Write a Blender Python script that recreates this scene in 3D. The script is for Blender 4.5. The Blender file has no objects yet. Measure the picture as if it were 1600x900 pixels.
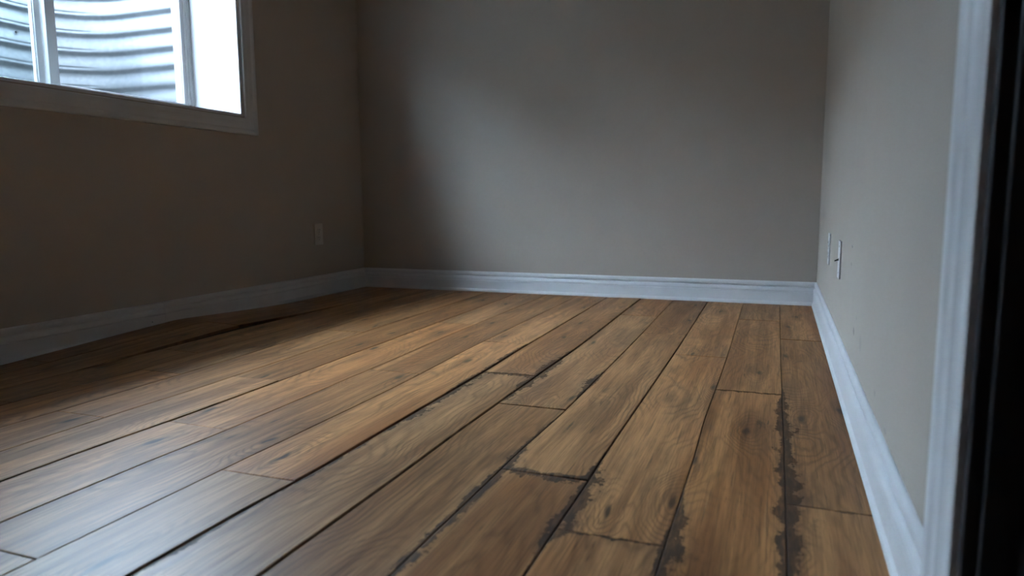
import bpy, bmesh, math, random
from mathutils import Vector, Matrix
random.seed(7)
S = bpy.context.scene
COL = S.collection

# ------------------------------------------------------------------ camera
F_PX = 1109.2
PITCH, YAW, ROLL, CAM_H = -0.1245, -0.3590, -0.0057, 0.577
cy_, sy_ = math.cos(YAW), math.sin(YAW)
cp_, sp_ = math.cos(PITCH), math.sin(PITCH)
fw = Vector((sy_*cp_, cy_*cp_, sp_)); r0 = Vector((cy_, -sy_, 0)); u0 = r0.cross(fw)
rr = r0*math.cos(ROLL) + u0*math.sin(ROLL); uu = -r0*math.sin(ROLL) + u0*math.cos(ROLL)
cd = bpy.data.cameras.new('camera'); cam = bpy.data.objects.new('camera', cd); COL.objects.link(cam)
M = Matrix.Identity(4)
for i in range(3):
    M[i][0], M[i][1], M[i][2] = rr[i], uu[i], -fw[i]
M[2][3] = CAM_H
cam.matrix_world = M
cd.sensor_width = 36.0; cd.lens = F_PX/1600*36.0
cd.dof.use_dof = True; cd.dof.focus_distance = 2.3; cd.dof.aperture_fstop = 3.2
cd.clip_start = 0.02
S.camera = cam

# ------------------------------------------------------------------ sky + exposure
SKY = 84.0
w = bpy.data.worlds.new('overcast_sky'); S.world = w; w.use_nodes = True
nt = w.node_tree; nt.nodes.clear()
bg = nt.nodes.new('ShaderNodeBackground'); wo = nt.nodes.new('ShaderNodeOutputWorld')
bg.inputs['Color'].default_value = (0.61, 0.785, 1.0, 1); bg.inputs['Strength'].default_value = SKY
nt.links.new(bg.outputs[0], wo.inputs[0])
S.view_settings.view_transform = 'Standard'; S.view_settings.look = 'None'
S.view_settings.gamma = 1.0; S.view_settings.use_curve_mapping = False
S.view_settings.exposure = 0.0
S.cycles.use_denoising = True
S.cycles.diffuse_bounces = 6; S.cycles.max_bounces = 12; S.cycles.transparent_max_bounces = 12

# ------------------------------------------------------------------ dimensions
XR, XL, YB, YF, ZC = 0.201, -2.597, 4.099, -2.4, 2.46
BB_H, BB_T = 0.126, 0.021
WY0, WY1, WZ0, WZ1 = 1.60, 3.012, 1.005, 2.16      # window opening in wall_left
REC = 0.30                                          # depth of the window recess
DY0, DY1, DZ = 0.06, 0.868, 2.05                    # doorway in wall_right

# ------------------------------------------------------------------ helpers
def link(name, me, mat=None, parent=None, kind=None, smooth=False):
    o = bpy.data.objects.new(name, me); COL.objects.link(o)
    if mat is not None and len(me.materials) == 0: me.materials.append(mat)
    if parent is not None: o.parent = parent
    if kind: o['kind'] = kind
    if smooth:
        for f in me.polygons: f.use_smooth = True
    return o
def mesh(bm, name):
    bmesh.ops.recalc_face_normals(bm, faces=bm.faces)
    me = bpy.data.meshes.new(name); bm.to_mesh(me); bm.free(); return me
def box(bm, x0, x1, y0, y1, z0, z1, bev=0.0):
    v = [bm.verts.new(p) for p in ((x0,y0,z0),(x1,y0,z0),(x1,y1,z0),(x0,y1,z0),(x0,y0,z1),(x1,y0,z1),(x1,y1,z1),(x0,y1,z1))]
    fs = [bm.faces.new([v[i] for i in q]) for q in ((0,1,2,3),(4,5,6,7),(0,1,5,4),(1,2,6,5),(2,3,7,6),(3,0,4,7))]
    if bev > 0:
        es = list({e for f in fs for e in f.edges})
        bmesh.ops.bevel(bm, geom=es, offset=bev, segments=2, affect='EDGES', profile=0.5)
def boxes(name, lst, mat, parent=None, kind=None, bev=0.0):
    bm = bmesh.new()
    for b in lst: box(bm, *b, bev=bev)
    return link(name, mesh(bm, name), mat, parent, kind)
def sweep(bm, prof, p0, p1, adir, bdir, m0=(0,0), m1=(0,0)):
    """closed profile of (a,b) swept from p0 to p1; ends mitred by m*a + n*b along the run"""
    p0, p1, adir, bdir = Vector(p0), Vector(p1), Vector(adir), Vector(bdir)
    d = (p1-p0).normalized()
    A = [bm.verts.new(p0 + adir*a + bdir*b + d*(m0[0]*a+m0[1]*b)) for a, b in prof]
    B = [bm.verts.new(p1 + adir*a + bdir*b + d*(m1[0]*a+m1[1]*b)) for a, b in prof]
    n = len(prof)
    for i in range(n):
        j = (i+1) % n
        bm.faces.new((A[i], A[j], B[j], B[i]))
    bm.faces.new(A); bm.faces.new(B[::-1])
def cyl(bm, c, axis, r, h, n=16, r2=None):
    axis = Vector(axis).normalized(); t = axis.orthogonal().normalized(); b = axis.cross(t); c = Vector(c)
    r2 = r if r2 is None else r2
    A = [bm.verts.new(c + (t*math.cos(2*math.pi*i/n)+b*math.sin(2*math.pi*i/n))*r) for i in range(n)]
    B = [bm.verts.new(c + axis*h + (t*math.cos(2*math.pi*i/n)+b*math.sin(2*math.pi*i/n))*r2) for i in range(n)]
    for i in range(n): bm.faces.new((A[i], A[(i+1)%n], B[(i+1)%n], B[i]))
    bm.faces.new(A); bm.faces.new(B[::-1])

# ------------------------------------------------------------------ materials
class NT:
    def __init__(s, name):
        s.m = bpy.data.materials.new(name); s.m.use_nodes = True; s.t = s.m.node_tree; s.t.nodes.clear()
        s.out = s.t.nodes.new('ShaderNodeOutputMaterial')
    def n(s, typ, **kw):
        k = s.t.nodes.new(typ)
        for a, b in kw.items(): setattr(k, a, b)
        return k
    def put(s, sock, v):
        if isinstance(v, bpy.types.NodeSocket): s.t.links.new(v, sock)
        elif v is not None: sock.default_value = v
    def math(s, op, a, b=None, c=None, clamp=False):
        k = s.n('ShaderNodeMath', operation=op); k.use_clamp = clamp
        for i, v in enumerate((a, b, c)):
            if v is not None: s.put(k.inputs[i], v)
        return k.outputs[0]
    def add(s, a, b): return s.math('ADD', a, b)
    def sub(s, a, b): return s.math('SUBTRACT', a, b)
    def mul(s, a, b): return s.math('MULTIPLY', a, b)
    def step(s, v, lo, hi):   # smoothstep, 0 at lo, 1 at hi
        k = s.n('ShaderNodeMapRange', interpolation_type='SMOOTHSTEP')
        s.put(k.inputs['Value'], v); s.put(k.inputs['From Min'], lo); s.put(k.inputs['From Max'], hi)
        return k.outputs['Result']
    def noise(s, vec, scale=5, detail=2, rough=0.5, dist=0.0):
        k = s.n('ShaderNodeTexNoise'); s.put(k.inputs['Vector'], vec)
        s.put(k.inputs['Scale'], scale); k.inputs['Detail'].default_value = detail
        k.inputs['Roughness'].default_value = rough; k.inputs['Distortion'].default_value = dist
        return k.outputs['Fac']
    def vec(s, x, y, z=0.0):
        k = s.n('ShaderNodeCombineXYZ')
        for i, v in enumerate((x, y, z)): s.put(k.inputs[i], v)
        return k.outputs[0]
    def sep(s, v):
        k = s.n('ShaderNodeSeparateXYZ'); s.put(k.inputs[0], v); return k.outputs
    def mix(s, f, a, b, mode='MIX'):
        k = s.n('ShaderNodeMix', data_type='RGBA', blend_type=mode)
        s.put(k.inputs[0], f); s.put(k.inputs[6], a); s.put(k.inputs[7], b)
        return k.outputs[2]
    def ramp(s, f, pts):
        k = s.n('ShaderNodeValToRGB'); s.put(k.inputs[0], f); e = k.color_ramp.elements
        while len(e) < len(pts): e.new(0.5)
        for i, (p, c) in enumerate(pts): e[i].position = p; e[i].color = (*c, 1)
        return k.outputs[0]
    def bump(s, h, strength=0.2, dist=0.01):
        k = s.n('ShaderNodeBump'); s.put(k.inputs['Height'], h)
        s.put(k.inputs['Strength'], strength); k.inputs['Distance'].default_value = dist
        return k.outputs[0]
    def principled(s, color, rough=0.5, normal=None, spec=0.5, metal=0.0):
        k = s.n('ShaderNodeBsdfPrincipled')
        s.put(k.inputs['Base Color'], color); s.put(k.inputs['Roughness'], rough)
        s.put(k.inputs['Specular IOR Level'], spec); s.put(k.inputs['Metallic'], metal)
        if normal is not None: s.put(k.inputs['Normal'], normal)
        s.t.links.new(k.outputs[0], s.out.inputs[0]); return k
    def coord(s): return s.n('ShaderNodeTexCoord').outputs['Object']

def plain(name, c, rough=0.5, bump=0.0, scale=200, spec=0.5, metal=0.0, vary=0.0):
    n = NT(name); co = n.coord(); col = (*c, 1)
    if vary:
        f = n.noise(co, 6, 4, 0.6)
        col = n.mix(n.step(f, 0.3, 0.7), tuple(x*(1-vary) for x in c)+(1,), tuple(min(1, x*(1+vary)) for x in c)+(1,))
    nm = n.bump(n.noise(co, scale, 2), bump, 0.002) if bump else None
    n.principled(col, rough, nm, spec, metal); return n.m

def wall_mat(name, marks=()):
    n = NT(name); co = n.coord()
    base = (0.46, 0.405, 0.335, 1)
    f = n.noise(co, 2.2, 4, 0.6)
    col = n.mix(n.step(f, 0.25, 0.75), (0.455, 0.398, 0.338, 1), (0.485, 0.428, 0.364, 1))
    if marks:
        x, y, z = n.sep(co)
        tot = None
        wob = n.mul(n.sub(n.noise(co, 60, 3), 0.5), 0.012)
        for my, mz, ry, rz, a in marks:
            dy = n.math('DIVIDE', n.add(n.sub(y, my), wob), ry); dz = n.math('DIVIDE', n.add(n.sub(z, mz), wob), rz)
            d = n.math('SQRT', n.add(n.mul(dy, dy), n.mul(dz, dz)))
            mk = n.mul(n.step(d, 1.2, 0.3), a)
            tot = mk if tot is None else n.math('MAXIMUM', tot, mk)
        col = n.mix(tot, col, (0.10, 0.09, 0.085, 1))
    h = n.add(n.noise(co, 160, 2), n.mul(n.noise(co, 420, 1), 0.5))
    n.principled(col, 0.62, n.bump(h, 0.10, 0.0015), 0.3)
    return n.m

def wood_mat():
    n = NT('aged_oak_plank')
    A = n.n('ShaderNodeAttribute', attribute_name='edge_side')   # dL, dR, stainL, stainR
    B = n.n('ShaderNodeAttribute', attribute_name='edge_end')    # dF, dB, stainF, stainB
    P = n.n('ShaderNodeAttribute', attribute_name='board')       # u, v, seed
    OI = n.n('ShaderNodeObjectInfo')
    a = n.sep(A.outputs['Color']); aw = A.outputs['Alpha']
    b = n.sep(B.outputs['Color']); bw = B.outputs['Alpha']
    u, v, seed = n.sep(P.outputs['Vector'])
    tone, warm, fig = n.sep(OI.outputs['Color'])
    # knots
    kv = n.n('ShaderNodeTexVoronoi', voronoi_dimensions='2D', feature='F1')
    warp = n.mul(n.sub(n.noise(n.vec(n.mul(u, 14), n.mul(v, 7), seed), 1, 2), 0.5), 0.35)
    n.put(kv.inputs['Vector'], n.vec(n.add(n.add(n.mul(u, 7.5), n.mul(seed, 3.7)), warp), n.add(n.mul(v, 2.1), n.mul(seed, 1.3))))
    kv.inputs['Scale'].default_value = 1.0; kv.inputs['Randomness'].default_value = 0.9
    kd = kv.outputs['Distance']
    act = n.step(n.sep(kv.outputs['Color'])[0], 0.52, 0.60)
    knot_halo = n.mul(n.step(kd, 0.42, 0.03), act)
    knot_core = n.mul(n.step(kd, 0.095, 0.02), act)
    # growth rings of a flat-sawn board: cut through a cone with a wandering axis
    s1 = n.noise(n.vec(n.mul(seed, 7.1), n.mul(v, 1.15), 0.0), 1, 2, 0.55)
    s2 = n.noise(n.vec(n.mul(seed, 3.3), n.mul(v, 1.6), 9.0), 1, 2, 0.5)
    uu_ = n.add(u, n.add(n.mul(n.sub(s2, 0.5), 0.16), n.mul(n.sub(fig, 0.5), 0.18)))
    dd = n.add(0.02, n.mul(s1, 0.34))
    r = n.math('SQRT', n.add(n.mul(uu_, uu_), n.mul(n.mul(dd, dd), 0.55)))
    r = n.add(r, n.mul(n.sub(n.noise(n.vec(n.mul(u, 16), n.mul(v, 3.2), seed), 1, 3, 0.55), 0.5), 0.035))
    r = n.add(r, n.mul(knot_halo, 0.05))
    ringw = n.mul(r, 2*math.pi*96)
    ring = n.add(0.5, n.mul(n.math('SINE', ringw), 0.5))
    ring = n.math('POWER', ring, 2.6)
    ring = n.mul(ring, n.step(n.noise(n.vec(n.mul(u, 9), n.mul(v, 1.5), n.add(seed, 4)), 1, 2), 0.30, 0.62))
    # fine fibre, pores, broad colour drift
    fib = n.noise(n.vec(n.mul(u, 260), n.mul(v, 7), seed), 1, 3, 0.6)
    pore = n.step(n.noise(n.vec(n.mul(u, 420), n.mul(v, 16), n.add(seed, 2)), 1, 2), 0.60, 0.78)
    streak = n.noise(n.vec(n.mul(u, 22), n.mul(v, 0.9), n.add(seed, 6)), 1, 3, 0.6, 0.3)
    blot = n.noise(n.vec(n.mul(u, 9), n.mul(v, 2.2), n.add(seed, 8)), 1, 4, 0.6)
    fibl = n.noise(n.vec(n.mul(u, 130), n.mul(v, 3), n.add(seed, 21)), 1, 3, 0.6)
    dash = n.noise(n.vec(n.mul(u, 70), n.mul(v, 6), n.add(seed, 31)), 1, 3, 0.6)
    light = n.mix(warm, (0.560, 0.305, 0.140, 1), (0.560, 0.262, 0.100, 1))
    mid = n.mix(warm, (0.305, 0.145, 0.062, 1), (0.295, 0.118, 0.042, 1))
    col = n.mix(n.step(streak, 0.34, 0.66), light, mid)
    hue = n.noise(n.vec(n.mul(u, 5), n.mul(v, 1.7), n.add(seed, 14)), 1, 2)
    col = n.mix(n.mul(n.step(hue, 0.5, 0.72), 0.45), col, (0.300, 0.110, 0.034, 1))
    col = n.mix(n.mul(n.step(blot, 0.46, 0.72), 0.60), col, (0.130, 0.066, 0.034, 1))
    col = n.mix(n.mul(ring, 0.46), col, (0.088, 0.037, 0.014, 1))
    col = n.mix(n.mul(n.step(fib, 0.36, 0.74), 0.42), col, (0.095, 0.048, 0.022, 1))
    col = n.mix(n.mul(pore, 0.40), col, (0.05, 0.026, 0.013, 1))
    col = n.mix(n.mul(n.step(fibl, 0.60, 0.80), 0.25), col, (0.56, 0.36, 0.20, 1))
    col = n.mix(n.mul(n.mul(knot_halo, n.step(dash, 0.40, 0.60)), 0.62), col, (0.070, 0.032, 0.016, 1))
    col = n.mix(n.mul(knot_core, 0.88), col, (0.020, 0.011, 0.007, 1))
    crack = n.mul(n.step(dash, 0.66, 0.72), n.step(blot, 0.52, 0.62))
    line = n.step(n.noise(n.vec(n.mul(u, 150), n.mul(v, 4.5), n.add(seed, 41)), 1, 3, 0.55), 0.60, 0.68)
    col = n.mix(n.mul(line, 0.42), col, (0.060, 0.027, 0.012, 1))
    col = n.mix(n.mul(crack, 0.7), col, (0.035, 0.018, 0.010, 1))
    col = n.mix(1.0, col, n.vec(tone, tone, tone), 'MULTIPLY')
    # water stains that creep in from the joints
    jag = n.add(n.mul(n.noise(n.vec(n.mul(u, 40), n.mul(v, 14), n.add(seed, 11)), 1, 2, 0.6), 1.3),
                n.mul(n.noise(n.vec(n.mul(u, 90), n.mul(v, 75), n.add(seed, 5)), 1, 3, 0.7), 0.7))
    jag = n.math('MAXIMUM', n.mul(n.sub(jag, 0.72), 2.1), 0.03)
    grime = 0.0
    def side(d, s_):
        wd = n.add(n.mul(n.mul(s_, jag), 0.031), 0.0011)
        return n.step(n.sub(d, wd), 0.0018, -0.0032)
    st = n.math('MAXIMUM', n.math('MAXIMUM', side(a[0], a[2]), side(a[1], aw)),
                n.math('MAXIMUM', side(b[0], b[2]), side(b[1], bw)))
    scol = n.mix(n.noise(n.vec(n.mul(u, 60), n.mul(v, 25), seed), 1, 3), (0.014, 0.010, 0.009, 1), (0.085, 0.055, 0.038, 1))
    inner = n.add(0.60, n.mul(n.step(n.noise(n.vec(n.mul(u, 110), n.mul(v, 18), n.add(seed, 3)), 1, 3), 0.35, 0.6), 0.34))
    col = n.mix(n.mul(st, inner), col, scol)
    # soft tide mark around the stain
    def tide(d, s_):
        wd = n.mul(n.mul(s_, jag), 0.055)
        return n.step(n.sub(d, wd), 0.012, -0.02)
    td = n.math('MAXIMUM', n.mul(tide(a[0], a[2]), n.math('MINIMUM', a[2], 1.0)), n.mul(tide(a[1], aw), n.math('MINIMUM', aw, 1.0)))
    col = n.mix(n.mul(td, 0.35), col, (0.07, 0.036, 0.018, 1))
    rough = n.add(0.33, n.add(n.mul(fib, 0.12), n.mul(st, 0.25)))
    h = n.add(n.mul(fib, 0.5), n.add(n.mul(ring, -0.5), n.mul(pore, -0.6)))
    h2 = n.noise(n.vec(n.mul(u, 9), n.mul(v, 3.5), seed), 1, 2)
    nm = n.bump(n.add(n.mul(h, 0.00022), n.mul(h2, 0.0007)), 1.0, 1.0)
    n.principled(col, rough, nm, 0.18)
    return n.m

MW = wall_mat('beige_wall_paint')
MWR = wall_mat('beige_wall_paint_scuffed', [(2.262,0.436,0.020,0.006,0.6),(2.262,0.385,0.022,0.006,0.35),(2.10,0.216,0.022,0.012,0.5),
    (1.93,0.215,0.035,0.025,0.16),(1.62,0.17,0.016,0.008,0.25),(2.05,0.26,0.012,0.006,0.25),(1.45,0.14,0.020,0.008,0.2)])
MTRIM = plain('white_semigloss_trim', (0.76, 0.76, 0.76), 0.32, 0.05, 90, vary=0.03)
MVINYL = plain('white_vinyl', (0.80, 0.80, 0.80), 0.35)
MCEIL = plain('ceiling_paint', (0.30, 0.285, 0.265), 0.8, 0.15, 120)
MSUB = plain('dark_subfloor', (0.018, 0.014, 0.012), 0.9)
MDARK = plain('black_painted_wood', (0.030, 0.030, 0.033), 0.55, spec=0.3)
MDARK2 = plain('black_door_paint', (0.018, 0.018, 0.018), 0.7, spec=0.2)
MPLATE = plain('ivory_plastic', (0.66, 0.64, 0.58), 0.35)
MPLATEW = plain('white_plastic', (0.76, 0.76, 0.75), 0.3)
MSLOT = plain('socket_slot', (0.03, 0.03, 0.03), 0.6)
MSTEEL = plain('dull_steel', (0.35, 0.35, 0.34), 0.4, metal=1.0)
MBLACKP = plain('black_plastic', (0.02, 0.02, 0.022), 0.45)
MGRAVEL = plain('grey_gravel', (0.42, 0.41, 0.40), 0.9, 0.8, 60, vary=0.3)
MRUBBER = plain('glazing_gasket', (0.16, 0.18, 0.20), 0.6)
MWOOD = wood_mat()
def galv():
    n = NT('galvanised_sheet'); co = n.coord()
    v = n.n('ShaderNodeTexVoronoi'); n.put(v.inputs['Vector'], co); v.inputs['Scale'].default_value = 55
    f = n.sep(v.outputs['Color'])[0]
    col = n.mix(f, (0.072, 0.080, 0.086, 1), (0.092, 0.101, 0.107, 1))
    col = n.mix(n.mul(n.step(n.noise(co, 3, 4, 0.65), 0.5, 0.75), 0.25), col, (0.075, 0.077, 0.077, 1))
    n.principled(col, 0.55, n.bump(n.noise(co, 40, 3), 0.05, 0.003), 0.5, 0.25); return n.m
MGALV = galv()
def glass(tint):
    n = NT('window_glass'); co = n.coord()
    t = n.n('ShaderNodeBsdfTransparent'); t.inputs[0].default_value = (*tint, 1)
    g = n.n('ShaderNodeBsdfGlossy'); g.inputs['Roughness'].default_value = 0.01
    d = n.n('ShaderNodeBsdfDiffuse'); d.inputs[0].default_value = (0.6, 0.62, 0.62, 1)
    lw = n.n('ShaderNodeLayerWeight'); lw.inputs[0].default_value = 0.5
    fr = n.add(0.03, n.mul(n.math('POWER', lw.outputs['Facing'], 5.0), 0.9))
    m1 = n.n('ShaderNodeMixShader'); m2 = n.n('ShaderNodeMixShader')
    dirt = n.mul(n.step(n.noise(co, 45, 4, 0.7), 0.62, 0.80), 0.12)
    n.put(m1.inputs[0], fr); n.put(m1.inputs[1], t.outputs[0]); n.put(m1.inputs[2], g.outputs[0])
    n.put(m2.inputs[0], dirt); n.put(m2.inputs[1], m1.outputs[0]); n.put(m2.inputs[2], d.outputs[0])
    n.t.links.new(m2.outputs[0], n.out.inputs[0]); return n.m
MGLASS = glass((0.95, 0.96, 0.97)); MGLASS2 = glass((0.90, 0.955, 0.97))

# ------------------------------------------------------------------ room shell
TW = 0.38
wl = boxes('wall_left', [(XL-TW, XL, YF-0.2, WY0, -0.1, ZC+0.1), (XL-TW, XL, WY1, YB+0.2, -0.1, ZC+0.1),
                         (XL-TW, XL, WY0, WY1, -0.1, WZ0), (XL-TW, XL, WY0, WY1, WZ1, ZC+0.1)], MW, kind='structure')
wb = boxes('wall_back', [(XL, XR, YB, YB+0.15, -0.1, ZC+0.1)], MW, kind='structure')
wr = boxes('wall_right', [(XR, XR+0.14, DY1, YB+0.15, -0.1, ZC+0.1), (XR, XR+0.14, YF-0.2, DY0, -0.1, ZC+0.1),
                          (XR, XR+0.14, DY0, DY1, DZ, ZC+0.1)], MWR, kind='structure')
wf = boxes('wall_front', [(XL, XR, YF-0.15, YF, -0.1, ZC+0.1)], MW, kind='structure')
ce = boxes('ceiling', [(XL, XR, YF, YB, ZC, ZC+0.1)], MCEIL, kind='structure')
fl = boxes('floor', [(XL, XR, YF, YB, -0.10, -0.013)], MSUB, kind='structure')

# ------------------------------------------------------------------ floor planks
EDGE = {
 0: [(XR-0.012, 1.0), (XR-0.012, 4.0)],
 1: [(0.034,0.9),(0.033,1.11),(0.031,1.71),(0.028,2.17),(0.024,2.75),(0.021,4.06)],
 2: [(-0.157,0.95),(-0.158,1.15),(-0.158,1.56),(-0.163,1.87),(-0.159,2.43),(-0.159,2.69),(-0.166,4.04)],
 3: [(-0.348,0.97),(-0.348,1.37),(-0.350,1.52),(-0.348,2.62),(-0.356,4.05)],
 4: [(-0.544,0.90),(-0.541,1.42),(-0.530,1.86),(-0.531,2.56),(-0.545,4.05)],
 5: [(-0.734,0.83),(-0.731,1.25),(-0.733,1.53),(-0.731,1.83),(-0.726,2.16),(-0.719,2.62),(-0.732,4.03)],
 6: [(-0.927,0.76),(-0.925,0.91),(-0.913,1.29),(-0.914,1.51),(-0.913,2.15),(-0.922,2.64),(-0.924,3.25),(-0.929,4.04)],
 7: [(-1.112,0.70),(-1.108,1.22),(-1.104,1.40),(-1.099,1.82),(-1.114,2.62),(-1.115,3.18),(-1.112,4.04)],
 8: [(-1.302,0.82),(-1.299,1.15),(-1.292,1.33),(-1.296,2.15),(-1.307,2.70),(-1.303,4.02)],
 9: [(-1.492,0.95),(-1.494,1.10),(-1.485,1.46),(-1.494,2.60),(-1.495,3.09),(-1.497,4.03)],
 10: [(-1.680,1.07),(-1.680,1.35),(-1.672,1.65),(-1.694,2.95),(-1.692,4.03)],
 11: [(-1.862,1.20),(-1.858,1.35),(-1.863,1.84),(-1.890,2.67),(-1.905,2.93),(-1.885,3.74)],
 12: [(-2.064,1.34),(-2.046,1.80),(-2.062,2.08),(-2.075,2.85),(-2.075,4.0)],
 13: [(-2.250,1.3),(-2.245,1.8),(-2.250,2.5),(-2.255,4.0)],
 14: [(-2.440,1.3),(-2.442,2.5),(-2.442,4.0)],
 15: [(XL+0.010, 1.0), (XL+0.010, 4.0)],
}
JOINTS = {0:[3.075,1.385,0.1],1:[3.52,2.185,0.70],2:[2.64,1.14,-0.2],3:[3.025,1.37,0.0],4:[3.48,1.83,0.45],5:[2.155,0.35],
 6:[2.635,1.16,-0.3],7:[2.06,0.75],8:[2.98,1.38,-0.1],9:[1.825,0.3],10:[2.645,1.35,-0.2],11:[1.795,0.2],12:[2.075,1.365,0.0],
 13:[2.51,0.9],14:[3.35,1.76,0.2]}
# dark water stains along the long edges (column, side): (y0, y1, amount)
STAIN = {(0,'L'):[(1.05,2.22,1.0),(1.62,1.80,0.5)], (1,'R'):[(1.05,2.19,0.65),(1.66,1.78,0.9)],
 (1,'L'):[(0.6,1.34,1.25),(2.08,2.185,0.8)], (2,'R'):[(0.6,1.22,0.4)],
 (2,'L'):[(1.05,1.52,1.0)], (3,'R'):[(1.0,1.50,0.55)], (3,'L'):[(0.8,1.60,0.65),(2.02,2.3,0.4)],
 (4,'R'):[(0.8,1.75,0.45),(1.98,2.28,1.0)], (4,'L'):[(1.83,2.45,0.95)], (5,'R'):[(1.95,2.6,0.75)],
 (5,'L'):[(1.5,2.15,1.0),(0.5,1.5,0.40)], (6,'R'):[(1.9,2.64,0.5)], (7,'R'):[(2.55,2.7,0.2)], (0,'R'):[(1.98,2.12,0.6)],
 (10,'R'):[(2.9,3.1,0.3)]}
ENDSTAIN = {(3,1.37):1.0,(5,2.155):0.9,(1,2.185):0.55,(4,1.83):0.15,(2,1.14):0.3,(6,2.635):0.25,(0,1.385):0.25}
WIDE = {6:0.0022, 5:0.0023, 3:0.0016, 4:0.0011, 9:0.0012, 13:0.0015}      # half-width of the wider joints
def ex(k, y):
    P = EDGE[k]
    if y <= P[0][1]: return P[0][0]
    for (x0,y0),(x1,y1) in zip(P, P[1:]):
        if y <= y1:
            t = (y-y0)/(y1-y0); t = t*t*(3-2*t); return x0+(x1-x0)*t
    return P[-1][0]
def tent(h, y):
    if y < 2.49: return h*max(0.0, 1-(2.49-y)/0.82)
    return h*max(0.0, 1-(y-2.49)/0.85)**1.25
def lift(k, s, y):        # s: 0 at the right edge .. 1 at the left edge
    if k == 14: return tent(0.030+0.006*s, y)
    if k == 13: return tent(0.0235+0.0065*s, y)
    if k == 12: return tent(0.004*s, y)
    return 0.0
TILT = {(9,1):(0.0034,0.0), (8,1):(0.0,0.0), (8,2):(0.0012,0.0012), (6,0):(0.0012,0.0), (6,1):(0.0028,0.0), (6,2):(0.0012,0.0),
 (5,0):(0.0030,0.0), (5,1):(0.0018,-0.0008), (3,1):(0.0018,0.0), (3,2):(-0.0005,0.0), (4,1):(0.0012,0.0), (2,0):(0.0008,0.0)}   # (right, left) edge height
def stain_at(k, side, y):
    s = 0.0
    for y0, y1, a in STAIN.get((k, side), ()):
        t = min((y-y0)/0.10, (y1-y)/0.10); s = max(s, a*max(0, min(1, t)))
    return s
def plank(k, row, y0, y1, sF, sB):
    seed = random.uniform(0, 40)
    hr = WIDE.get(k, 0.0008); hl = WIDE.get(k+1, 0.0008); he = 0.0008
    if k == 0: hr = 0.0
    n = max(4, int((y1-y0)/0.085))
    ys = [y0+he, y0+he+0.002] + [y0+he+0.002+(y1-y0-2*he-0.004)*i/n for i in range(1, n)] + [y1-he-0.002, y1-he]
    tr, tl = TILT.get((k, row), (random.uniform(-0.0005,0.0006), random.uniform(-0.0005,0.0006)))
    pit = random.uniform(-0.0004, 0.0004)
    bm = bmesh.new(); rows = []
    lay = {}
    for i, y in enumerate(ys):
        xr, xl = ex(k, y)-hr, ex(k+1, y)+hl
        wd = xr-xl
        pr = []
        for x, dz in ((xr,-0.0125),(xr,-0.0012),(xr-0.0018,0),(xr-0.35*wd,0),(xl+0.35*wd,0),(xl+0.0018,0),(xl,-0.0012),(xl,-0.0125)):
            s = (xr-x)/wd
            z = lift(k, s, y) + tr*(1-s) + tl*s + pit*(2*(y-y0)/(y1-y0)-1)
            if i in (0, len(ys)-1) and dz > -0.01: dz = min(dz, -0.0012)
            vv = bm.verts.new((x, y, z+dz)); pr.append(vv)
            lay[vv] = ((x-xl, xr-x, stain_at(k,'L',y), stain_at(k,'R',y)), (y-y0, y1-y, sF, sB), (x-(xl+xr)/2, y-y0+seed*0.7, seed))
        rows.append(pr)
    for p, q in zip(rows, rows[1:]):
        for j in range(len(p)-1): bm.faces.new((p[j], p[j+1], q[j+1], q[j]))
        bm.faces.new((p[-1], p[0], q[0], q[-1]))
    bm.faces.new(rows[0][::-1]); bm.faces.new(rows[-1])
    bm.verts.index_update()
    data = [lay[v] for v in bm.verts]
    bmesh.ops.recalc_face_normals(bm, faces=bm.faces)
    me = bpy.data.meshes.new('plank'); bm.to_mesh(me); bm.free()
    ea = me.attributes.new('edge_side', 'FLOAT_COLOR', 'POINT'); eb = me.attributes.new('edge_end', 'FLOAT_COLOR', 'POINT')
    ec = me.attributes.new('board', 'FLOAT_VECTOR', 'POINT')
    for i, (p, q, b) in enumerate(data):
        ea.data[i].color = p; eb.data[i].color = q; ec.data[i].vector = b
    o = link('plank', me, MWOOD, fl)
    o.color = (random.uniform(0.82, 1.16), random.random(), random.random(), 1)
    return o
for k in range(15):
    js = [YB-0.008] + JOINTS[k] + [YF+0.01]
    for row, (yb, yf) in enumerate(zip(js, js[1:])):
        plank(k, row, yf, yb, ENDSTAIN.get((k, yf), 0)*0.6, ENDSTAIN.get((k, yb), 0))

# ------------------------------------------------------------------ baseboards
BP = [(0,0),(BB_T,0),(BB_T,0.0035),(0.0195,0.010),(0.0150,0.0185),(0.0150,0.0685),(0.0145,0.0700),(0.0070,0.0703),
      (0.0070,0.0724),(0.0158,0.0728),(0.0165,0.0770),(0.0155,0.0835),(0.0130,0.0905),(0.0095,0.0945),(0.0040,0.0965),(0.0030,0.0990),(0.0040,0.1020),
      (0.0105,0.1032),(0.0115,0.1100),(0.0100,0.1195),(0.0060,0.1245),(0.003,BB_H),(0,BB_H)]
def board(name, p0, p1, adir, m0, m1, kids=()):
    bm = bmesh.new(); sweep(bm, BP, p0, p1, adir, (0,0,1), m0, m1)
    return link(name, mesh(bm, name), MTRIM, None, 'structure')
board('baseboard_back', (XL,YB,0.001), (XR,YB,0.001), (0,-1,0), (1,0), (-1,0))
board('baseboard_right', (XR,0.975,0.001), (XR,YB,0.001), (-1,0,0), (0,0), (-1,0))
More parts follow.
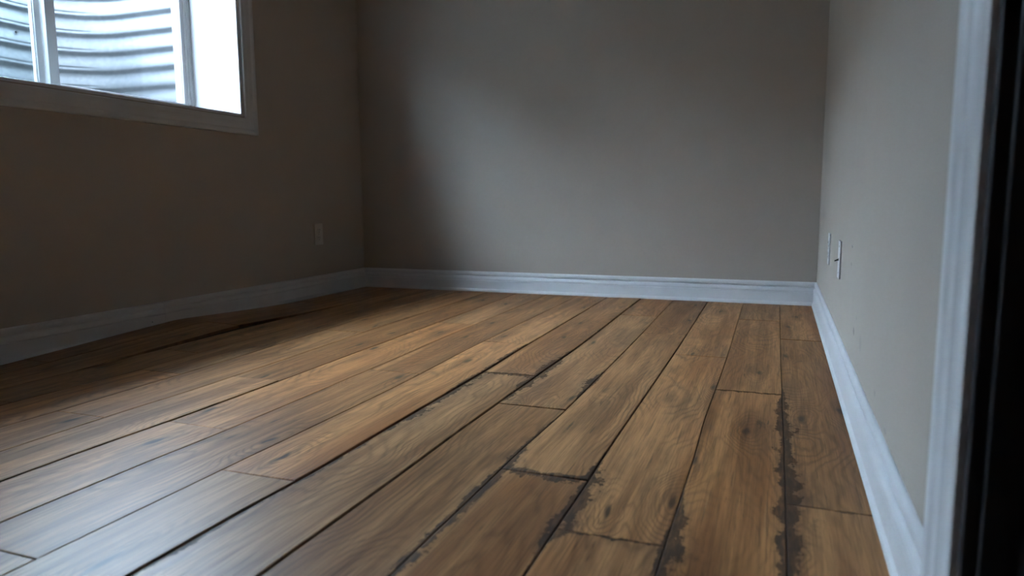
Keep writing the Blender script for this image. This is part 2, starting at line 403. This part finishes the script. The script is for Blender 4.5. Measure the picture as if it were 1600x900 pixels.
# left wall: two lengths butted together where the photo shows a seam
bl = board('baseboard_left', (XL,2.418,0.001), (XL,YB,0.001), (1,0,0), (0,0), (-1,0))
bm = bmesh.new(); sweep(bm, BP, (XL,YF,0.0005), (XL,2.4165,0.0005), (1,0,0), (0,0,1)); link('baseboard_length', mesh(bm,'baseboard_length'), MTRIM, bl)
bm = bmesh.new(); cyl(bm, (XL+0.0135,2.345,0.046), (1,0,0), 0.0022, 0.002, 10); link('nail_hole', mesh(bm,'nail_hole'), MSLOT, bl)
board('baseboard_front', (XR,YF,0.001), (XL,YF,0.001), (0,1,0), (1,0), (-1,0))

# ------------------------------------------------------------------ window_1
WX = XL-REC                                   # interior face plane of the window frame
win = bpy.data.objects.new('window_1', None); COL.objects.link(win); win['kind'] = 'structure'; win.location = (0,0,0)
# lining boards of the recess
T = 0.012
TR = 0.021
boxes('recess_lining', [(WX-0.06, XL+0.001, WY1-TR, WY1, WZ0, WZ1)], MTRIM, win, bev=0.0015)
boxes('recess_lining', [(WX-0.06, XL+0.002, WY0, WY0+T, WZ0, WZ1)], MTRIM, win)
boxes('recess_lining', [(WX-0.06, XL+0.002, WY0+T, WY1-TR, WZ1-T, WZ1)], MTRIM, win)
boxes('window_sill', [(WX-0.06, XL+0.002, WY0+T, WY1-TR, WZ0, WZ0+T)], MTRIM, win)
iy0, iy1, iz0, iz1 = WY0+T, WY1-TR, WZ0+T, WZ1-T
# casing: profile a = out of wall, b = across from opening outwards
CW = 0.083
CP = [(0,0),(0.010,0),(0.012,0.004),(0.0125,0.020),(0.0145,0.030),(0.0145,0.052),(0.0135,0.054),(0.0155,0.058),(0.019,0.064),(0.020,0.074),(0.0185,0.080),(0.015,CW),(0,CW)]
cy0, cy1, cz0, cz1 = WY0-0.002, WY1+0.002, WZ0-0.006, WZ1+0.002
def casing(p0, p1, bdir, m0=(0,-1), m1=(0,1)):
    bm = bmesh.new(); sweep(bm, CP, p0, p1, (1,0,0), bdir, m0, m1)
    return link('window_casing', mesh(bm,'window_casing'), MTRIM, win)
casing((XL,cy1,cz0), (XL,cy1,cz1), (0,1,0)); casing((XL,cy0,cz0), (XL,cy0,cz1), (0,-1,0))
casing((XL,cy0,cz0), (XL,cy1,cz0), (0,0,-1)); casing((XL,cy0,cz1), (XL,cy1,cz1), (0,0,1))
# vinyl frame
def ring(bm, x0, x1, y0, y1, z0, z1, wl_, wr_, wb_, wt_, bev=0.002):
    box(bm, x0,x1, y0,y0+wl_, z0,z1, bev); box(bm, x0,x1, y1-wr_,y1, z0,z1, bev)
    box(bm, x0,x1, y0+wl_-0.001,y1-wr_+0.001, z0,z0+wb_, bev); box(bm, x0,x1, y0+wl_-0.001,y1-wr_+0.001, z1-wt_,z1, bev)
FR = 0.034
bm = bmesh.new(); ring(bm, WX-0.085, WX, iy0, iy1, iz0, iz1, FR, FR, 0.03, FR); wfr = link('window_frame', mesh(bm,'window_frame'), MVINYL, win)
bm = bmesh.new(); ring(bm, WX-0.012, WX+0.004, iy0, iy1, iz0, iz1, 0.018, 0.018, 0.012, 0.018); link('frame_stop', mesh(bm,'frame_stop'), MVINYL, win)
# interior (right) sash, exterior (left) sash
def sash(y0, y1, x0, x1, wl_, wr_, gm, name='sash'):
    z0, z1 = iz0+0.024, iz1-0.028
    bm = bmesh.new(); ring(bm, x0, x1, y0, y1, z0, z1, wl_, wr_, 0.036, 0.036)
    s = link(name, mesh(bm, name), MVINYL, win)
    xm = (x0+x1)/2
    bm = bmesh.new(); box(bm, xm-0.003, xm+0.003, y0+wl_-0.004, y1-wr_+0.004, z0+0.030, z1-0.030)
    link('glass_pane', mesh(bm,'glass_pane'), gm, s)
    bm = bmesh.new(); ring(bm, xm-0.006, xm+0.0075, y0+wl_-0.001, y1-wr_+0.001, z0+0.034, z1-0.034, 0.004, 0.004, 0.004, 0.004, 0)
    link('gasket', mesh(bm,'gasket'), MVINYL, s)
    return s
sR = sash(2.206, iy1-FR+0.008, WX-0.040, WX-0.008, 0.045, 0.030, MGLASS)
bm = bmesh.new(); cyl(bm, (WX-0.0335, 2.9355, 1.151), (0,-1,0), 0.0055, 0.003, 10); link('screw', mesh(bm,'screw'), MSLOT, sR)
sL = sash(iy0+FR-0.008, 2.222, WX-0.078, WX-0.046, 0.034, 0.036, MGLASS2)

# ------------------------------------------------------------------ outside: window well
ground = boxes('ground', [(XL-TW-1.4, XL-TW, 0.0, 3.9, WZ0-0.25, WZ0-0.11)], MGRAVEL, None, 'structure')
WB, WS0, WS1, WRAD = -3.80, 1.50, 3.065, 0.34      # back, sides, corner radius
WTOP = 1.82
xo = XL-TW
def plan():
    pts = []
    for i in range(6): pts.append((xo-0.0-(xo-WB-WRAD)*i/6, WS1, 0, 1))
    for i in range(15):
        a = math.pi/2*i/14; pts.append((WB+WRAD-WRAD*math.sin(a), WS1-WRAD+WRAD*math.cos(a), -math.sin(a), math.cos(a)))
    for i in range(1, 8): pts.append((WB, WS1-WRAD-(WS1-WS0-2*WRAD)*i/8, -1, 0))
    for i in range(15):
        a = math.pi/2*i/14; pts.append((WB+WRAD-WRAD*math.cos(a), WS0+WRAD-WRAD*math.sin(a), -math.cos(a), -math.sin(a)))
    for i in range(1, 7): pts.append((WB+WRAD+(xo-WB-WRAD)*i/6, WS0, 0, -1))
    return pts
well = bpy.data.objects.new('window_well', None); COL.objects.link(well); well.location = ((xo+WB)/2, (WS0+WS1)/2, WZ0-0.11)
well['label'] = 'galvanised corrugated metal window well standing outside the basement window'; well['category'] = 'window well'
def child_at(o, par): o.parent = par; o.matrix_parent_inverse = par.matrix_world.inverted(); return o
bpy.context.view_layer.update()
PER, ZP = 0.0983, 1.0486; Z0W = WZ0-0.115; nz = int((WTOP-Z0W)/PER*28)
bm = bmesh.new(); P_ = plan(); g = []
for j in range(nz+1):
    z = Z0W + (WTOP-Z0W)*j/nz; row = []
    for i, (x, y, nx, ny) in enumerate(P_):
        t = ((z-ZP)/PER) % 1.0
        lap = max(0.0, min(1.0, i-10.5)) * max(0.0, min(1.0, 44-i))
        q = (t-0.36)/0.28
        if 0 <= q <= 1: d = math.cos(math.pi*q)            # short overhanging face
        else: d = -math.cos(math.pi*(((t-0.64) % 1.0)/0.72))   # long face that looks up to the sky
        d *= 0.0075
        if lap:
            e = (t-0.60)/0.13; g2 = (0.785-t)/0.055
            d += lap*0.0040*max(0.0, min(1.0, e))*max(0.0, min(1.0, g2))
        row.append(bm.verts.new((x+nx*d, y+ny*d, z)))
    g.append(row)
for a_, b_ in zip(g, g[1:]):
    for i in range(len(a_)-1): bm.faces.new((a_[i], a_[i+1], b_[i+1], b_[i]))
me = mesh(bm, 'corrugated_sheet'); o = link('corrugated_sheet', me, MGALV, None, smooth=True); child_at(o, well)
md = o.modifiers.new('thickness', 'SOLIDIFY'); md.thickness = 0.002; md.offset = 1
# vertical flanges bolted to the outside wall, with bolts
for yy, sgn in ((WS1, 1), (WS0, -1)):
    ya, yb_ = yy-0.065*sgn, yy+0.03*sgn
    f_ = boxes('flange', [(xo-0.006, xo-0.001, min(ya, yb_), max(ya, yb_), Z0W, WTOP)], MGALV); child_at(f_, well)
    for zz in (1.158, 1.46, 1.76):
        bm = bmesh.new(); cyl(bm, (xo-0.0012, yy-0.035*sgn, zz), (1,0,0), 0.009, 0.006, 6)
        child_at(link('bolt', mesh(bm,'bolt'), MSLOT), well)
bm = bmesh.new(); cyl(bm, (WB-0.004, 2.719, 1.466), (1,0,0), 0.006, 0.010, 6); child_at(link('bolt', mesh(bm,'bolt'), MSLOT), well)
# outside soil around the well up to the lawn level
boxes('ground_soil', [(XL-TW-2.2, WB-0.03, -0.6, 5.0, 0.5, WTOP-0.06), (WB-0.03, xo, -0.6, WS0-0.03, 0.5, WTOP-0.06), (WB-0.03, xo, WS1+0.03, 5.0, 0.5, WTOP-0.06)],
      plain('dark_soil', (0.08,0.07,0.05), 0.95), ground)

# unseen two-height wall, added across the side yard to cut off low sky
boxes('low_sky_blocker', [(-8.2, -7.2, -1.5, 10.0, 1.6, 3.45), (-8.2, -7.2, -16.0, -1.5, 1.6, 4.7)], plain('low_sky_blocker_grey', (0.25,0.24,0.22), 0.9), None, 'structure')
# unseen slab added above the window well to block steep sky light
boxes('overhead_blocker', [(-4.08, XL-TW, -4.0, 8.0, 3.42, 3.62)], plain('overhead_blocker_grey', (0.30,0.29,0.27), 0.8), None, 'structure')
# ------------------------------------------------------------------ door_1 in wall_right (near the camera)
dr = bpy.data.objects.new('door_1', None); COL.objects.link(dr); dr['kind'] = 'structure'; dr.location = (0,0,0)
DCP = [(0,0),(0.009,0),(0.0105,0.004),(0.011,0.024),(0.0135,0.032),(0.016,0.037),(0.0165,0.054),(0.0145,0.057),(0.0135,0.062),(0.0155,0.068),(0.0185,0.075),(0.0195,0.090),(0.0180,0.098),(0.013,0.105),(0,0.107)]
def dcasing(p0, p1, bdir, m0, m1):
    bm = bmesh.new(); sweep(bm, DCP, p0, p1, (-1,0,0), bdir, m0, m1); return link('door_casing', mesh(bm,'door_casing'), MTRIM, dr)
dcasing((XR,DY1,0.0015), (XR,DY1,DZ), (0,1,0), (0,0), (0,1)); dcasing((XR,DY0,0.0015), (XR,DY0,DZ), (0,-1,0), (0,0), (0,1))
dcasing((XR,DY0,DZ), (XR,DY1,DZ), (0,0,1), (0,-1), (0,1))
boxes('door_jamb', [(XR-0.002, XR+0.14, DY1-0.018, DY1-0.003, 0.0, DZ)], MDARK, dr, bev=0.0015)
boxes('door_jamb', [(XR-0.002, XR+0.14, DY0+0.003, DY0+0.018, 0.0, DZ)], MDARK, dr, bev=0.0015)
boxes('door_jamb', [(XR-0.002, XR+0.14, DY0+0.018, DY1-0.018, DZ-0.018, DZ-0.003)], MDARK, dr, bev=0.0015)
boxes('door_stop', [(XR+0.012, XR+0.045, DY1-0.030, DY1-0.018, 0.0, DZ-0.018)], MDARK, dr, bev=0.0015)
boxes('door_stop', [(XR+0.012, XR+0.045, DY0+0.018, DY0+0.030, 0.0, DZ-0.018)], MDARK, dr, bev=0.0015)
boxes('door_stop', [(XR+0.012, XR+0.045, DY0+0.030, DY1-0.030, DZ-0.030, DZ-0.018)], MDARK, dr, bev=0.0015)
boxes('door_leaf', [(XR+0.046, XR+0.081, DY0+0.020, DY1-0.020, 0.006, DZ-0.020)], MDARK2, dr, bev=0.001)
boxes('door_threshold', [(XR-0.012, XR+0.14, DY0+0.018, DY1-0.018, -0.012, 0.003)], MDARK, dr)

# ------------------------------------------------------------------ wall plates
def plate_mesh(bm, h=0.128, w_=0.080, t=0.005):
    # local: y across, z up, x out of the wall
    box(bm, 0, t, -w_/2, w_/2, -h/2, h/2, 0.0016)
def outlet(name, loc, rotz, label, kind):
    root = bpy.data.objects.new(name, None); COL.objects.link(root); root.location = loc; root.rotation_euler = (0,0,rotz)
    root['label'] = label; root['category'] = 'wall plate' if kind == 'coax' else 'outlet'
    mp = MPLATE if kind == 'left' else MPLATEW
    bm = bmesh.new(); plate_mesh(bm); link('cover_plate', mesh(bm,'cover_plate'), mp, root)
    if kind in ('left', 'right'):
        for s in (-1, 1):
            bm = bmesh.new(); cyl(bm, (0.004,0,s*0.0225), (1,0,0), 0.0185, 0.0025, 24)
            so = link('socket', mesh(bm,'socket'), mp, root)
            bm = bmesh.new()
            box(bm, 0.0063,0.0069,-0.0085,-0.0060,s*0.0225-0.001,s*0.0225+0.009); box(bm, 0.0063,0.0069,0.0060,0.0085,s*0.0225-0.001,s*0.0225+0.009)
            cyl(bm, (0.0063,0,s*0.0225-0.009), (1,0,0), 0.0032, 0.0006, 10)
            link('slots', mesh(bm,'slots'), MSLOT, so)
        bm = bmesh.new(); cyl(bm, (0.0045,0,0), (1,0,0), 0.0034, 0.0014, 12); link('screw', mesh(bm,'screw'), MSTEEL, root)
    else:
        bm = bmesh.new(); cyl(bm, (0.004,0,0), (1,0,0), 0.0055, 0.0025, 6); link('nut', mesh(bm,'nut'), MSTEEL, root)
        bm = bmesh.new(); cyl(bm, (0.006,0,0), (1,0.0,-0.40), 0.0030, 0.013, 12, 0.0018); link('coaxial_plug', mesh(bm,'coaxial_plug'), MBLACKP, root)
        for s in (-1, 1):
            bm = bmesh.new(); cyl(bm, (0.0045,0,s*0.045), (1,0,0), 0.003, 0.0012, 12); link('screw', mesh(bm,'screw'), MSTEEL, root)
    return root
outlet('wall_outlet', (XL+0.0003, 3.602, 0.374), 0.0, 'pale duplex outlet in the shade on the left wall near the back corner', 'left')
outlet('wall_outlet', (XR-0.0003, 3.205, 0.366), math.pi, 'white plate on the right wall closer to the back corner, without a plug', 'right')
outlet('cable_plate', (XR-0.0003, 2.655, 0.366), math.pi, 'white plate on the right wall with a small dark plug sticking out', 'coax')
